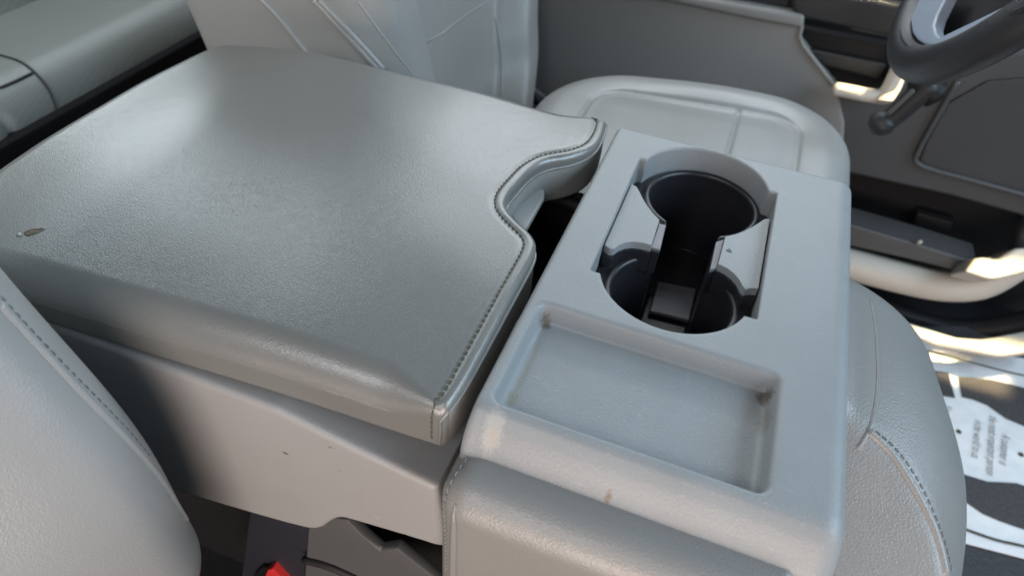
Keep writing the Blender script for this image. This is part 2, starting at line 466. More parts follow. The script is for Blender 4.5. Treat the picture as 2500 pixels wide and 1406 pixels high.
LEA = (.160, .162, .154)
m_lid = mat('lid_leather', LEA, .28, 'leather', 1.3, .17, .95, .05, 12, aniso=((.75, 1.25, 1), (0, 0, .25)), rvar=.02, specks=.10,
            spots=[((-.346, -.318, .0), (.011, .004, .03), (.055, .05, .035), .0)])
m_lea = mat('seat_leather', (.27, .267, .257), .40, 'leather', 1.0, .22, .7, .04, 10, wr=2.)
m_leaB = mat('backrest_leather', (.29, .292, .282), .40, 'leather', .8, .10, .7, .04, 8, wr=4.)
m_leaS = mat('seat_leather_smooth', (.31, .31, .30), .37, 'leather', .8, .10, .8, .04, 8, wr=4.)
m_jump = mat('jump_seat_leather', (.235, .23, .22), .40, 'leather', 1.0, .26, .7, .04, 10, wr=2.)
m_perf = mat('perforated_leather', (.215, .232, .224), .42, 'perf', 1100., .35, .5, .05, 10)
m_plas = mat('grey_plastic', (.262, .277, .283), .42, 'plastic', .5, .60, .42, .06, 30, specks=1.1, scuff=.35, spots=[
    ((0.015,-0.2539,-0.018), (.005, .006, .02), (.11, .07, .035), .7), ((0.1611,-0.2581,-0.018), (.006, .007, .02), (.09, .065, .04), .7),
    ((0.1624,-0.276,-0.018), (.004, .012, .02), (.16, .12, .09), .4), ((0.017,-0.2909,-0.018), (.0022, .03, .02), (.24, .23, .17), .5), ((0.0918,-0.2541,-0.018), (.06, .0022, .02), (.25, .24, .21), .4),
    ((0.0155,-0.3501,-0.006), (.0068, .0135, .03), (.46, .46, .43), .5), ((0.0169,-0.3516,-0.01), (.003, .0045, .03), (.40, .33, .26), .5),
    ((0.0876,-0.3577,-0.006), (.0026, .004, .03), (.17, .12, .07), .8), ((0.016,-0.3179,-0.018), (.005, .006, .02), (.24, .24, .16), .6)])
m_bin = mat('bin_plastic', (.285, .285, .285), .46, 'plastic', .9, .20, .5, .05, 14, specks=.08, scuff=.3, spots=[
    ((-0.1252,-0.369,-0.0938), (.003, .02, .0016), (.10, .09, .03), .9), ((-0.0873,-0.369,-0.0643), (.0022, .02, .001), (.12, .11, .05), .8),
    ((-0.0832,-0.369,-0.0896), (.0024, .02, .0009), (.16, .15, .10), .6)])
m_band = mat('band_fabric', (.25, .25, .235), .7, 'fabric', 1., .5, .3, .05, 20)
m_thread = mat('olive_thread', (.085, .082, .058), .8, None, 1., 0, .2)
m_thread2 = mat('grey_thread', (.25, .255, .245), .8, None, 1., 0, .2)
m_hand = mat('latch_plastic', (.36, .375, .375), .40, 'plastic', 1., .08, .5)
m_blk = mat('black_plastic', (.008, .008, .009), .55, 'plastic', 1., .15, .25)
m_rub = mat('black_rubber', (.018, .018, .022), .40, 'plastic', 1., .10, .5, .25, 40)
m_rubL = mat('pale_rubber', (.14, .138, .155), .36, 'plastic', .6, .25, .5, .30, 60)  # lighter copy of the rubber; the channel floor's reflection is in its colour
m_drk = mat('dark_trim', (.020, .020, .021), .5, 'plastic', 1., .2, .4)
m_door = mat('door_panel_grey', (.22, .215, .205), .5, 'plastic', .6, .25, .4, .04, 6)
m_door2 = mat('door_lower_grey', (.056, .058, .060), .55, 'plastic', .6, .25, .4, .04, 6)
m_spk = mat('speaker_grille', (.052, .053, .055), .6, 'perf', 1250., -.8, .3)
m_lip = mat('door_lip_grey', (.075, .074, .073), .5, 'plastic', .6, .2, .4)
m_lite = mat('door_light_trim', (.50, .46, .40), .5, 'plastic', .6, .15, .4)
m_whl = mat('wheel_leather', (.018, .019, .021), .40, 'leather', 1., .25, .5)
m_slv = mat('wheel_trim_silver', (.30, .35, .43), .38, 'plastic', 1., .12, .6)
m_paper = mat('paper_white', (.80, .80, .80), .6, 'paper', 1., .5, .2, .02, 6)
m_ink = mat('print_dark', (.075, .073, .075), .8, 'carpet', .6, .3, .2, .35, 220)
m_line = mat('print_line', (.05, .05, .035), .8)
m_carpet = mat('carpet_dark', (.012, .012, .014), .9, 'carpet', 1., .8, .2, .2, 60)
m_rmat = mat('rubber_floor', (.040, .042, .046), .5, 'carpet', .5, .6, .5, .1, 60)
m_navy = mat('belt_webbing', (.020, .023, .032), .6, 'fabric', 1., .4, .3)
m_shld = mat('shield_plastic', (.085, .087, .09), .5, 'plastic', .8, .15, .4)
m_red = mat('button_red', (.62, .035, .035), .42, None, 1., 0, .5)
m_burn = mat('burn_brown', (.17, .14, .10), .6, None, 1., 0, .3, .3, 300)
m_burnw = mat('torn_vinyl', (.50, .50, .47), .5)

# ------------------------------------------------------------------ centre armrest
t = thing('centre_armrest', 'wide grey padded armrest lid over a storage bin, burn mark near its left corner', 'armrest', (-.22, -.18, -.2))
V, Q = surf(F_lid, (-.455, -.385, -.05), (.0, .025, .02), .00125)
fc = V[Q].mean(1); A = np.cross(V[Q[:, 1]]-V[Q[:, 0]], V[Q[:, 2]]-V[Q[:, 0]]); A /= np.linalg.norm(A, axis=1, keepdims=True)
df = segdist(fc[:, 0], fc[:, 1], LIDF, False)
bandm = (df < .0042) & (fc[:, 2] < -.0065) & (fc[:, 2] > -.0405) & (np.abs(A[:, 2]) < .6) & (fc[:, 1] < .004)
lid = mesh('lid', *sub(V, Q, ~bandm), m_lid, t)
band = mesh('front_band', *sub(V, Q, bandm), m_band, lid)
lf = resample(LIDF, .0025)
tn = np.gradient(lf, axis=0); tn /= np.linalg.norm(tn, axis=1, keepdims=True); nin = np.stack([tn[:, 1], -tn[:, 0]], 1)
nin *= np.sign((nin[0]@np.array([-1., 0])))
inn = lf+nin*.0095
# keep it tidy: only points that really lie that far from the edge
ok = segdist(inn[:, 0], inn[:, 1], LIDF, False) > .0088
inn = inn[ok & (inn[:, 1] > -.336)]
guide = [(a, b, .02) for a, b in inn if b > -.328]+[(-.0194, -.336, .006), (-.0197, -.345, .004), (-.0199, -.352, .001), (-.0201, -.3565, -.006), (-.0203, -.358, -.014), (-.0205, -.358, -.037)]
guide = [(-.022, .018, .004)]+guide
G = resample(guide, .0012)
Pp, Nn = project(F_lid, G, .0002)
stitches('stitching', Pp, Nn, .0036, .0011, .00055, m_thread, lid, .0005)
wg = resample([(-.0115, .02, 0)]+[(a-.001, b, -.0062) for a, b in lf if b > -.34]+[(-.0125, -.349, -.006), (-.0135, -.358, -.014), (-.014, -.360, -.036)], .0015)
Pw, Nw = project(F_lid, wg, .0)
tube('welt', Pw, .0013, m_lid, lid, 8, False, 1)
bn = solid('storage_bin', F_bin, (-.46, -.40, -.27), (.0, .005, -.038), .0022, m_bin, t)
hz = -.024
hp = [(-0.0516,-0.1396,-0.024),(-0.0512,-0.0915,-0.024),(-0.0438,-0.0892,-0.024),(-0.0382,-0.0925,-0.024),(-0.0349,-0.1033,-0.024),(-0.0341,-0.146,-0.024),(-0.0352,-0.1546,-0.024)]
slab('latch_handle', hp, (0, 0, -.006), m_hand, t, .0022, 3)
slab('latch_pocket', [(-.079, -.204, -.1), (-.002, -.204, -.1), (-.002, -.056, -.1), (-.079, -.056, -.1)], (0, 0, .004), m_blk, t, 0)
slab('latch_pocket_back', [(-.0785, -.203, -.096), (-.0785, -.057, -.096), (-.0785, -.057, -.045), (-.0785, -.203, -.045)], (.003, 0, 0), m_blk, t, 0)
slab('latch_pocket_side', [(-.0785, -.0565, -.12), (.0, -.0565, -.12), (.0, -.0565, -.043), (-.0785, -.0565, -.043)], (0, -.003, 0), m_blk, t, 0)
tube('hinge_bar', [(-0.0445,-0.0579,-0.055),(-0.0287,-0.0573,-0.055),(-0.0055,-0.0627,-0.055)], .008, m_blk, t, 10, False, 1)
# burn mark near the rear corner: a raised torn rim round a dark hole
bc = [(-0.3311,-0.3304,0.0017)][0]
ring = []
for k in range(22):
    a = 2*math.pi*k/22; rr = 1+.18*math.sin(3*a+1)+.12*math.sin(5*a)
    dx, dy = .0056*rr*math.cos(a), .0026*rr*math.sin(a)
    ring.append((bc[0]+dx*.75-dy*.6, bc[1]+dx*.62+dy*.75, bc[2]+.004))
Pr, Nr = project(F_lid, ring, .0)
burn = tube('burn_mark', Pr, .0008, m_burn, t, 8, True, 1)
Pi, Ni = project(F_lid, [[.55*p[0]+.45*bc[0], .55*p[1]+.45*bc[1], bc[2]+.004] for p in Pr], .0004)
Po, No = project(F_lid, [[.95*p[0]+.05*bc[0], .95*p[1]+.05*bc[1], bc[2]+.004] for p in Pr], .0003)
nb = len(Pi)
mesh('burn_floor', np.vstack([Po, Pi]), [(i, (i+1) % nb, nb+(i+1) % nb, nb+i) for i in range(nb)]+[tuple(range(nb, 2*nb))], m_burn, burn)
Pt, Nt = project(F_lid, [(bc[0]-.0062, bc[1]-.0052, .01), (bc[0]-.0075, bc[1]-.0062, .01), (bc[0]-.0088, bc[1]-.0068, .01)], .0003)
tube('torn_flake', Pt, [.0006, .0014, .0004], m_burnw, burn, 6, False, 1)

# ------------------------------------------------------------------ cup holder console
t = thing('cup_holder_console', 'light grey plastic console top with two black cup holders and an oblong tray', 'cup holder', (.1, -.18, -.058))
solid('body', F_mod, (-.008, -.392, -.062), (.216, .008, .006), .00125, m_plas, t)
ln = solid('cup_liner', F_liner, (.025, -.245, -.12), (.152, .001, -.015), .0013, m_rub, t)
slab('insert', [(a, b, -.0065) for a, b in INS_L], (0, 0, -.022), m_plas, t, .0007, 2)
for ins in (INS_L, INS_R):
    ca = sum(p[0] for p in ins)/15; cb = sum(p[1] for p in ins)/15
    slab('insert_seat', [(ca+(a-ca)*1.03, cb+(b-cb)*1.08, -.0130) for a, b in ins], (0, 0, -.02), m_rub, ln, .001, 2)
ir = slab('insert', [(a, b, -.0065) for a, b in INS_R], (0, 0, -.022), m_plas, t, .0007, 2)
ac = (0.1199,-0.1301,-0.0064)
slab('arrow_mark', [(ac[0]-.0022, ac[1]-.0012, ac[2]), (ac[0]+.0022, ac[1]-.0012, ac[2]), (ac[0], ac[1]+.0026, ac[2])], (0, 0, .0004), m_shld, ir, 0)
for k in range(10):
    x = .070+.040*k/9
    slab('rib', [(x-.0010, -.079, -.1058), (x+.0010, -.079, -.1058), (x+.0010, -.018, -.1058), (x-.0010, -.018, -.1058)], (0, 0, .0022), m_rub, ln, 0)
slab('channel_pad', [(.0742, -.0765, -.1045), (.1088, -.0715, -.1045), (.1100, -.1150, -.1045), (.0752, -.1180, -.1045)], (0, 0, .004), m_rubL, ln, .0012)
for wp_ in ([(0.0636,-0.1157,-0.0095),(0.0694,-0.1152,-0.0095),(0.0712,-0.1479,-0.0095),(0.0637,-0.1482,-0.0095)], [(0.1149,-0.1127,-0.0095),(0.1092,-0.1193,-0.0095),(0.1098,-0.1544,-0.0095),(0.1146,-0.1497,-0.0095)]):
    slab('channel_rim', wp_, (0, 0, -.003), m_rubL, ln, .0008)
    slab('channel_wall', [(.15*.0895+.85*a, b, c-.003) if False else (a, b, c-.003) for a, b, c in wp_], (0, 0, -.022), m_rub, ln, .0006)
for sx, a0 in ((-1, 200), (1, 340)):
    a = math.radians(a0); px, py = .089+.036*math.cos(a), -.1815+.036*math.sin(a)
    tx, ty = -math.sin(a), math.cos(a)
    slab('grip_tab', [(px-.012*tx, py-.012*ty, -.045), (px+.012*tx, py+.012*ty, -.045), (px*.94+.06*.089+.010*tx, py*.94-.06*.1815+.010*ty, -.085), (px*.94+.06*.089-.010*tx, py*.94-.06*.1815-.010*ty, -.085)],
         (-.002*math.cos(a), -.002*math.sin(a), 0), m_rubL, ln, .0008)
for cx, cy in ((.089, -.1815),):
    slab('cup_pad', [(cx+.036*math.cos(a), cy+.036*math.sin(a), -.1055) for a in np.linspace(0, 2*math.pi, 28)[:-1]], (0, 0, .002), m_rub, ln, .0006)

# ------------------------------------------------------------------ jump seat cushion
t = thing('jump_seat_cushion', 'grey leather seat base with piped seams under the cup holder console', 'seat cushion', (.12, -.2, -.34))
jc = solid('cushion', F_jump, (-.03, -.42, -.30), (.32, .0, -.01), .0026, m_jump, t)
def on(F, P, out=0.):
    if len(P) < 3: P = [(0, 0, 0), (0, 0, .01), (0, 0, .02)]
    return project(F, resample(chaikin(P, 2, False), .002), out)
P1, N1 = on(F_jump, [(0.2325,-0.2356,-0.0364),(0.2403,-0.2386,-0.0384),(0.2489,-0.2428,-0.0414),(0.2596,-0.2521,-0.047),(0.2705,-0.2619,-0.0536),(0.2803,-0.2715,-0.0607),(0.2876,-0.2817,-0.068),(0.2929,-0.2925,-0.0752)], -.0012)
tube('piping', P1, .0032, m_jump, jc, 8, False, 0)
P2, N2 = on(F_jump, [(0.2366,-0.2337,-0.0366),(0.2485,-0.2373,-0.0399),(0.2582,-0.2435,-0.0441),(0.2697,-0.2534,-0.0506),(0.2812,-0.266,-0.0593),(0.2906,-0.2774,-0.0686),(0.2979,-0.2887,-0.0788)], .0003)
stitches('stitching', P2, N2, 0.0036, .0014, .00045, m_thread2, jc, .0005)
P3, N3 = on(F_jump, [(0.2361,-0.1006,-0.0386),(0.2388,-0.1215,-0.0384),(0.2395,-0.1542,-0.037),(0.2391,-0.1884,-0.0359),(0.2363,-0.2166,-0.0352),(0.2325,-0.2356,-0.0364),(0.228,-0.2476,-0.0424)], -.0012)
tube('seam_ridge', P3, .0022, m_jump, jc, 8, False, 0)
P4, N4 = on(F_jump, [(-.006, -.36, -.01), (-.012, -.39, -.02), (-.014, -.41, -.05), (-.014, -.415, -.12)], .0003)
stitches('stitching', P4, N4, 0.0036, .0014, .00045, m_thread2, jc, .0005)
P5, N5 = on(F_jump, [(.006, -.395, -.028), (.003, -.41, -.035), (.002, -.42, -.05), (.002, -.42, -.16)], .0003)
tube('corner_piping', P5, [.0004, .0016, .0026, .0028, .0028, .0028, .0028], m_jump, jc, 8, False, 0)

# ------------------------------------------------------------------ passenger seat
t = thing('car_seat', 'grey leather seat backrest with piped edge, nearest, left of the storage bin', 'car seat', (-.3, -.66, -.35))
pb = solid('backrest', F_pback, (-.62, -.95, -.36), (-.10, -.36, .42), .004, m_lea, t)
pe = [(-0.23,-0.4201,0.0549),(-0.2239,-0.4198,0.0378),(-0.2153,-0.4196,0.0167),(-0.2036,-0.4196,-0.0105),(-0.1931,-0.4179,-0.0419),(-0.1876,-0.4158,-0.0716),(-0.1875,-0.4117,-0.1184),(-0.1907,-0.4082,-0.1578)]
P6, N6 = on(F_pback, pe, -.0008)
tube('piping', P6, .0030, m_lea, pb, 8, False, 0)
P7, N7 = on(F_pback, [(-0.233,-0.4166,0.0565),(-0.227,-0.4162,0.0392),(-0.2189,-0.4154,0.018),(-0.2081,-0.4143,-0.0092),(-0.1979,-0.4122,-0.0412),(-0.1924,-0.4093,-0.0782)], .0002)
stitches('stitching', P7, N7, .004, .0016, .00045, m_thread2, pb, .0004)

# ------------------------------------------------------------------ driver seat
t = thing('car_seat', 'grey leather driver seat with bolstered backrest and rounded cushion beyond the armrest', 'car seat', (-.1, .32, -.4))
db = solid('backrest', F_dback, (-.75, .06, -.42), (-.10, .60, .30), .0045, m_leaB, t)
for pts, r, mm in (([(-0.4416,0.0868,-0.0025),(-0.4228,0.0868,-0.0174),(-0.4047,0.0868,-0.0386),(-0.3897,0.0868,-0.0552)], .0035, m_leaS), ([(-0.3714,0.0868,0.0105),(-0.3509,0.0869,-0.0063),(-0.3262,0.09,-0.0305),(-0.3023,0.0967,-0.0594)], .004, m_leaS), ([(-0.364,0.0869,0.0119),(-0.3439,0.0874,-0.005),(-0.3201,0.0922,-0.03),(-0.2981,0.0991,-0.0574)], .004, m_leaS)):
    if len(pts) > 1:
        P, Nq = on(F_dback, pts, .0); tube('piping', P, r, mm, db, 8, False, 0)
for pts, nm in (([(-0.2725,0.1605,-0.0516),(-0.3135,0.2698,-0.094),(-0.3133,0.331,-0.0948),(-0.3123,0.3965,-0.0987),(-0.3108,0.4677,-0.1051)], 'seam'), ([(-0.3104,0.4721,-0.1065),(-0.2977,0.4688,-0.1342),(-0.2838,0.4563,-0.1671),(-0.2743,0.4449,-0.2023),(-0.2653,0.4233,-0.2354)], 'seam'), ([(-0.3229,0.0959,0.017),(-0.3043,0.1021,-0.0114),(-0.2848,0.1105,-0.0431),(-0.2673,0.1241,-0.0755)], 'seam')):
    P, Nq = on(F_dback, pts, -.0008); tube(nm, P, .0018, m_thread2 if nm == 'x' else m_leaS, db, 6, False, 0)
    P, Nq = on(F_dback, pts, .0002); stitches('stitching', P+Nq*0+np.array([0, .004, 0]), Nq, .005, .002, .0007, m_leaS, db, .0006)
dc = solid('seat_cushion', F_dcush, (-.34, -.03, -.37), (.32, .56, -.12), .003, m_leaS, t)

# ------------------------------------------------------------------ rear bench
t = thing('rear_bench', 'perforated grey leather rear bench seat behind the armrest, front in deep shade', 'car seat', (-1.05, -.1, -.45))
rc = solid('seat_cushion', F_rcush, (-1.4, -.95, -.45), (-.70, .65, -.15), .007, m_perf, t)
slab('backrest', [(-.99, -.9, -.20), (-.99, .62, -.20), (-1.14, .62, .16), (-1.14, -.9, .16)], (-.14, 0, -.03), m_perf, t, .03, 4)
slab('bench_front_shade', [(-.772, -.9, -.60), (-.772, .62, -.60), (-.780, .62, -.212), (-.780, -.9, -.212)], (-.3, 0, 0), m_carpet, t, .006, 2)  # black slab added where the lower leather front falls into shade
P8 = [(-0.8963,0.069,-0.1648),(-0.8667,0.0691,-0.1648),(-0.8351,0.0617,-0.1683),(-0.8124,0.0563,-0.182),(-0.7998,0.0505,-0.198),(-0.7921,0.0398,-0.2227)]
if len(P8) > 2:
    P, Nq = on(F_rcush, P8, .0005); tube('seam', P, .0018, m_drk, rc, 8, False, 0)
P9 = [(-0.8302,0.0067,-0.1702),(-0.8289,0.0311,-0.1709),(-0.8289,0.0568,-0.1708)]
if len(P9) > 2:
    P, Nq = on(F_rcush, P9, .0005); tube('seam', P, .0022, m_drk, rc, 8, False, 0)

# ------------------------------------------------------------------ driver door
t = thing('driver_door', 'grey inner panel of the driver door with pull grip, map pocket and lower bulge', 'car door', (.3, .62, -.75))
slab('panel', [(-0.3749,0.6,-0.1181),(-0.1055,0.6,-0.068),(-0.0083,0.6,-0.0829),(0.1602,0.6,-0.085),(0.1649,0.6,-0.1167),(0.2444,0.6,-0.1786),(0.2782,0.6,-0.2337),(0.3219,0.6,-0.361),(0.2465,0.6,-0.4704),(-0.3313,0.6,-0.6691)], (0, .04, 0), m_door, t, .006, 3)
slab('window_ledge', [(-0.1541,0.585,-0.0822),(-0.0457,0.585,-0.0815),(0.1594,0.585,-0.0747),(0.1631,0.585,-0.0943),(0.0819,0.585,-0.0959),(-0.0426,0.585,-0.0951),(-0.1515,0.585,-0.0981)], (0, .03, 0), m_door, t, .006, 3)
slab('rail', [(-0.1506,0.61,-0.06),(0.1208,0.61,-0.029),(0.1343,0.61,-0.0785),(-0.0632,0.61,-0.0858)], (0, .03, 0), m_drk, t, .004, 2)
slab('armrest_band', [(0.162,0.592,-0.0818),(0.3375,0.592,-0.0835),(0.3249,0.592,-0.0552),(0.2914,0.592,-0.0368),(0.2138,0.592,-0.0367),(0.1269,0.592,-0.0434),(0.1405,0.592,-0.0748)], (0, .03, 0), m_drk, t, .006, 3)
slab('switch_recess', [(0.1593,0.625,-0.1088),(0.35,0.625,-0.1068),(0.3812,0.625,-0.2192),(0.2501,0.625,-0.1902),(0.1639,0.625,-0.1315)], (0, .02, 0), m_blk, t, 0)
slab('recess_plate', [(0.1782,0.612,-0.1334),(0.3031,0.612,-0.1322),(0.3009,0.612,-0.1569),(0.2141,0.612,-0.1529)], (0, .01, 0), m_drk, t, .003, 2)
tube('recess_trim', [(0.2316,0.6,-0.0828),(0.2675,0.6,-0.0828),(0.3055,0.6,-0.0822)], .003, m_lip, t, 8, False, 1)
tube('panel_edge', [(0.1606,0.597,-0.0929),(0.1635,0.597,-0.1159),(0.1984,0.597,-0.1432),(0.2412,0.597,-0.1766)], .0035, m_door, t, 8, False, 1)
slab('grip_sun_face', [(0.298,0.5403,-0.1596),(0.3051,0.5531,-0.1503),(0.3119,0.592,-0.127),(0.3164,0.6025,-0.1198),(0.3324,0.5867,-0.1225),(0.3266,0.5535,-0.1424),(0.3194,0.5355,-0.1546)], (0, .03, -.02), m_lite, t, .004, 3)  # slanted face added so the upright part of the grip catches the sun
tube('pull_grip', [(0.2391,0.562,-0.1652),(0.2604,0.562,-0.1641),(0.288,0.562,-0.1642),(0.305,0.562,-0.1613),(0.3107,0.562,-0.1489),(0.3109,0.562,-0.1254),(0.3102,0.562,-0.0965)], .0105, m_lite, t, 14, False, 2)
slab('lower_panel', [(0.2221,0.605,-0.1922),(0.3165,0.605,-0.1875),(0.3349,0.605,-0.1021),(0.5311,0.605,-0.0518),(0.693,0.605,-0.3376),(0.5946,0.605,-0.3265),(0.484,0.605,-0.3216),(0.3188,0.605,-0.326),(0.2479,0.605,-0.343)], (0, .04, 0), m_door2, t, .008, 3)
slab('speaker_grille', [(0.4071,0.6,-0.1326),(0.5476,0.6,-0.0827),(0.6664,0.6,-0.2925),(0.5703,0.6,-0.2812),(0.4247,0.6,-0.2772),(0.4072,0.6,-0.2696)], (0, .02, 0), m_spk, t, .004, 2, 1)
tube('speaker_frame', [(0.4041,0.598,-0.1291),(0.4027,0.598,-0.1743),(0.4012,0.598,-0.2591),(0.4056,0.598,-0.2721),(0.4266,0.598,-0.2787),(0.5018,0.598,-0.2802),(0.6635,0.598,-0.288)], .0045, m_door2, t, 8, False, 1)
slab('map_pocket', [(0.2412,0.69,-0.3598),(0.7026,0.69,-0.3249),(0.7919,0.69,-0.4825),(0.3155,0.69,-0.5769)], (0, .02, 0), m_blk, t, 0)
slab('pocket_block', [(0.4688,0.66,-0.3991),(0.5327,0.66,-0.4011),(0.5437,0.66,-0.4703),(0.4757,0.66,-0.4645)], (0, .02, 0), m_blk, t, .004, 2)
slab('pocket_lip', [(0.2627,0.57,-0.4007),(0.3626,0.57,-0.4023),(0.4673,0.57,-0.4064),(0.5673,0.57,-0.4129),(0.5708,0.57,-0.4392),(0.4754,0.57,-0.4404),(0.3779,0.57,-0.4451),(0.2786,0.57,-0.4472)], (0, .06, 0), m_lip, t, .004, 3)
slab('pocket_end', [(0.6109,0.6,-0.3235),(0.6823,0.6,-0.3205),(0.7371,0.6,-0.4172),(0.6172,0.6,-0.4346),(0.6184,0.6,-0.4009),(0.6087,0.6,-0.3502)], (0, .04, 0), m_door2, t, .01, 3, 1)
tube('door_bulge', [(0.2916,0.572,-0.4856),(0.3945,0.572,-0.484),(0.4735,0.572,-0.4843),(0.5415,0.572,-0.48),(0.593,0.572,-0.4597),(0.6175,0.572,-0.423),(0.6351,0.572,-0.3774)], [.03, .03, .029, .028, .026, .022, .02], m_lite, t, 18, False, 2)
slab('sun_patch_tip', [(0.5332,0.5083,-0.3952),(0.5451,0.5338,-0.3805),(0.5569,0.5383,-0.3779),(0.5801,0.542,-0.3758),(0.6002,0.5644,-0.3628),(0.6484,0.5813,-0.3531),(0.6416,0.5436,-0.3748),(0.5851,0.5115,-0.3934),(0.5722,0.5073,-0.3958)], (0, .05, -.05), m_lite, t, .005, 3)  # piece added in the outline of a sun patch, tilted into the beam
screw = tube('screw_head', [(0.4673,0.57,-0.4018), (0.4672,0.565,-0.3962)], .0035, m_lite, t, 10, False, 0)

# ------------------------------------------------------------------ sill, floor
s = slab('door_sill', [(0.4513,0.5008,-0.52),(0.4965,0.4989,-0.52),(0.5777,0.4954,-0.52),(0.6226,0.5113,-0.52),(0.7418,0.5985,-0.52),(0.7309,0.5345,-0.52),(0.6517,0.4808,-0.52),(0.5452,0.4641,-0.52),(0.4716,0.4767,-0.52)], (0, 0, -.012), m_lite, None, .005, 3)
tag(s, 'pale door sill trim in sunlight beside the paper floor mat', 'sill')
s = tube('door_seal', [(0.3601,0.63,-0.5788),(0.4631,0.63,-0.6),(0.5715,0.63,-0.6183),(0.6627,0.63,-0.6042),(0.7648,0.63,-0.5027)], .02, m_blk, None, 12, False, 2)
tag(s, 'black rubber door seal below the lower bulge of the door', 'door seal')
fl = slab('cab_floor', [(-1.6, -1.1, -.60), (1.6, -1.1, -.60), (1.6, .9, -.60), (-1.6, .9, -.60)], (0, 0, -.05), m_carpet, None, 0)
tag(fl, kind='structure')
bw = slab('cab_side', [(-1.6, .73, -.60), (1.6, .73, -.60), (1.6, .73, -.02), (-1.6, .73, -.02)], (0, .04, 0), m_drk, None, 0)
tag(bw, kind='structure')
s = slab('rubber_floor_mat', [(0.4444,0.5334,-0.592),(0.9078,0.7421,-0.592),(0.74,-0.0246,-0.592),(0.4457,-0.1417,-0.592)], (0, 0, .004), m_rmat, None, .001, 1)
tag(s, 'black textured rubber floor mat under the white paper mat', 'floor mat')

t = thing('paper_floor_mat', 'white printed paper floor mat lying on the black rubber mat', 'paper mat', (.62, .3, -.585))
pz = -.584
slab('sheet', [(0.4261,0.5643,-0.584),(0.5452,0.5636,-0.584),(0.6097,0.556,-0.584),(0.6946,0.5608,-0.584),(0.8733,0.6056,-0.584),(0.7714,0.14,-0.584),(0.6656,0.1333,-0.584),(0.5806,0.1246,-0.584),(0.4305,0.1116,-0.584)], (0, 0, -.0015), m_paper, t, 0)
def flat(name, P, m): return slab(name, [(a, b, pz+.001) for a, b, c in P], (0, 0, .0008), m, t, 0)
flat('print_patch', [(0.5116,0.4489,-0.584),(0.5565,0.4625,-0.584),(0.592,0.47,-0.584),(0.5935,0.4463,-0.584),(0.5979,0.4121,-0.584),(0.5704,0.4068,-0.584),(0.5094,0.3898,-0.584)], m_ink)
flat('print_patch', [(0.6074,0.4665,-0.584),(0.6299,0.4754,-0.584),(0.6646,0.4846,-0.584),(0.6984,0.4874,-0.584),(0.7578,0.4887,-0.584),(0.8467,0.4843,-0.584),(0.8253,0.3865,-0.584),(0.7417,0.3936,-0.584),(0.7044,0.3944,-0.584),(0.6768,0.3996,-0.584),(0.6501,0.4177,-0.584),(0.6277,0.4213,-0.584),(0.6097,0.4192,-0.584)], m_ink)
flat('print_patch', [(0.5867,0.2492,-0.584),(0.607,0.2499,-0.584),(0.6307,0.2506,-0.584),(0.6553,0.2594,-0.584),(0.6736,0.2657,-0.584),(0.72,0.2661,-0.584),(0.7989,0.2658,-0.584),(0.7822,0.1893,-0.584),(0.7061,0.1848,-0.584),(0.6729,0.1827,-0.584),(0.6398,0.1835,-0.584),(0.6176,0.1863,-0.584),(0.5959,0.1968,-0.584),(0.5617,0.2032,-0.584)], m_ink)
def strip(name, P, wd, m):
    P = resample(chaikin(P, 2, False), .01); T = np.gradient(P, axis=0); T /= np.linalg.norm(T, axis=1, keepdims=True)
    n = np.stack([-T[:, 1], T[:, 0], 0*T[:, 0]], 1); k = len(P)
    V = np.vstack([P+n*wd/2, P-n*wd/2]); V[:, 2] = pz+.0022
    return mesh(name, V, [(i, i+1, k+i+1, k+i) for i in range(k-1)], m, t, False)
strip('border_line', [(0.5066,0.5055,-0.584),(0.5568,0.5125,-0.584),(0.62,0.5148,-0.584),(0.6887,0.5157,-0.584),(0.7643,0.5264,-0.584)], .0035, m_line)
strip('border_line', [(0.5576,0.1492,-0.584),(0.5834,0.1481,-0.584),(0.6077,0.1473,-0.584),(0.6351,0.1472,-0.584),(0.6575,0.1518,-0.584),(0.7012,0.1559,-0.584)], .0042, m_line)
for u in ((0.597,0.3366,-0.584), (0.6898,0.3286,-0.584)):
    flat('print_dot', [(u[0]+.0042*math.cos(a), u[1]+.0042*math.sin(a), 0) for a in np.linspace(0, 6.28, 13)[:-1]], m_line)
def writing(txt, a, b, size):
    cu = bpy.data.curves.new('lettering', 'FONT'); cu.body = txt; cu.size = size; cu.shear = .25; cu.align_x = 'CENTER'; cu.align_y = 'CENTER'; cu.offset = -.0002
    o = bpy.data.objects.new('tmp', cu); COL.objects.link(o)
    dg = bpy.context.evaluated_depsgraph_get(); me = bpy.data.meshes.new_from_object(o.evaluated_get(dg)); bpy.data.objects.remove(o)
    A, B = Vector(a), Vector(b); d = (B-A); ang = math.atan2(d.y, d.x); c = (A+B)/2
    wid = max(v.co.x for v in me.vertices)-min(v.co.x for v in me.vertices); k = d.length/wid
    me.transform(Matrix.Translation((c.x, c.y, pz+.0022)) @ Matrix.Rotation(ang, 4, 'Z') @ Matrix.Diagonal((k, 1, 1, 1)))
    return link('lettering', me, m_line, t, False)
writing('A customer is', (0.6717,0.3618,-0.584), (0.6586,0.294,-0.584), .020)
writing('the most important person', (0.6564,0.3945,-0.584), (0.636,0.2653,-0.584), .020)
writing('in the world to us.', (0.6311,0.3745,-0.584), (0.6171,0.2894,-0.584), .020)
writing('Your visit', (0.5835,0.3888,-0.584), (0.5771,0.3404,-0.584), .020)

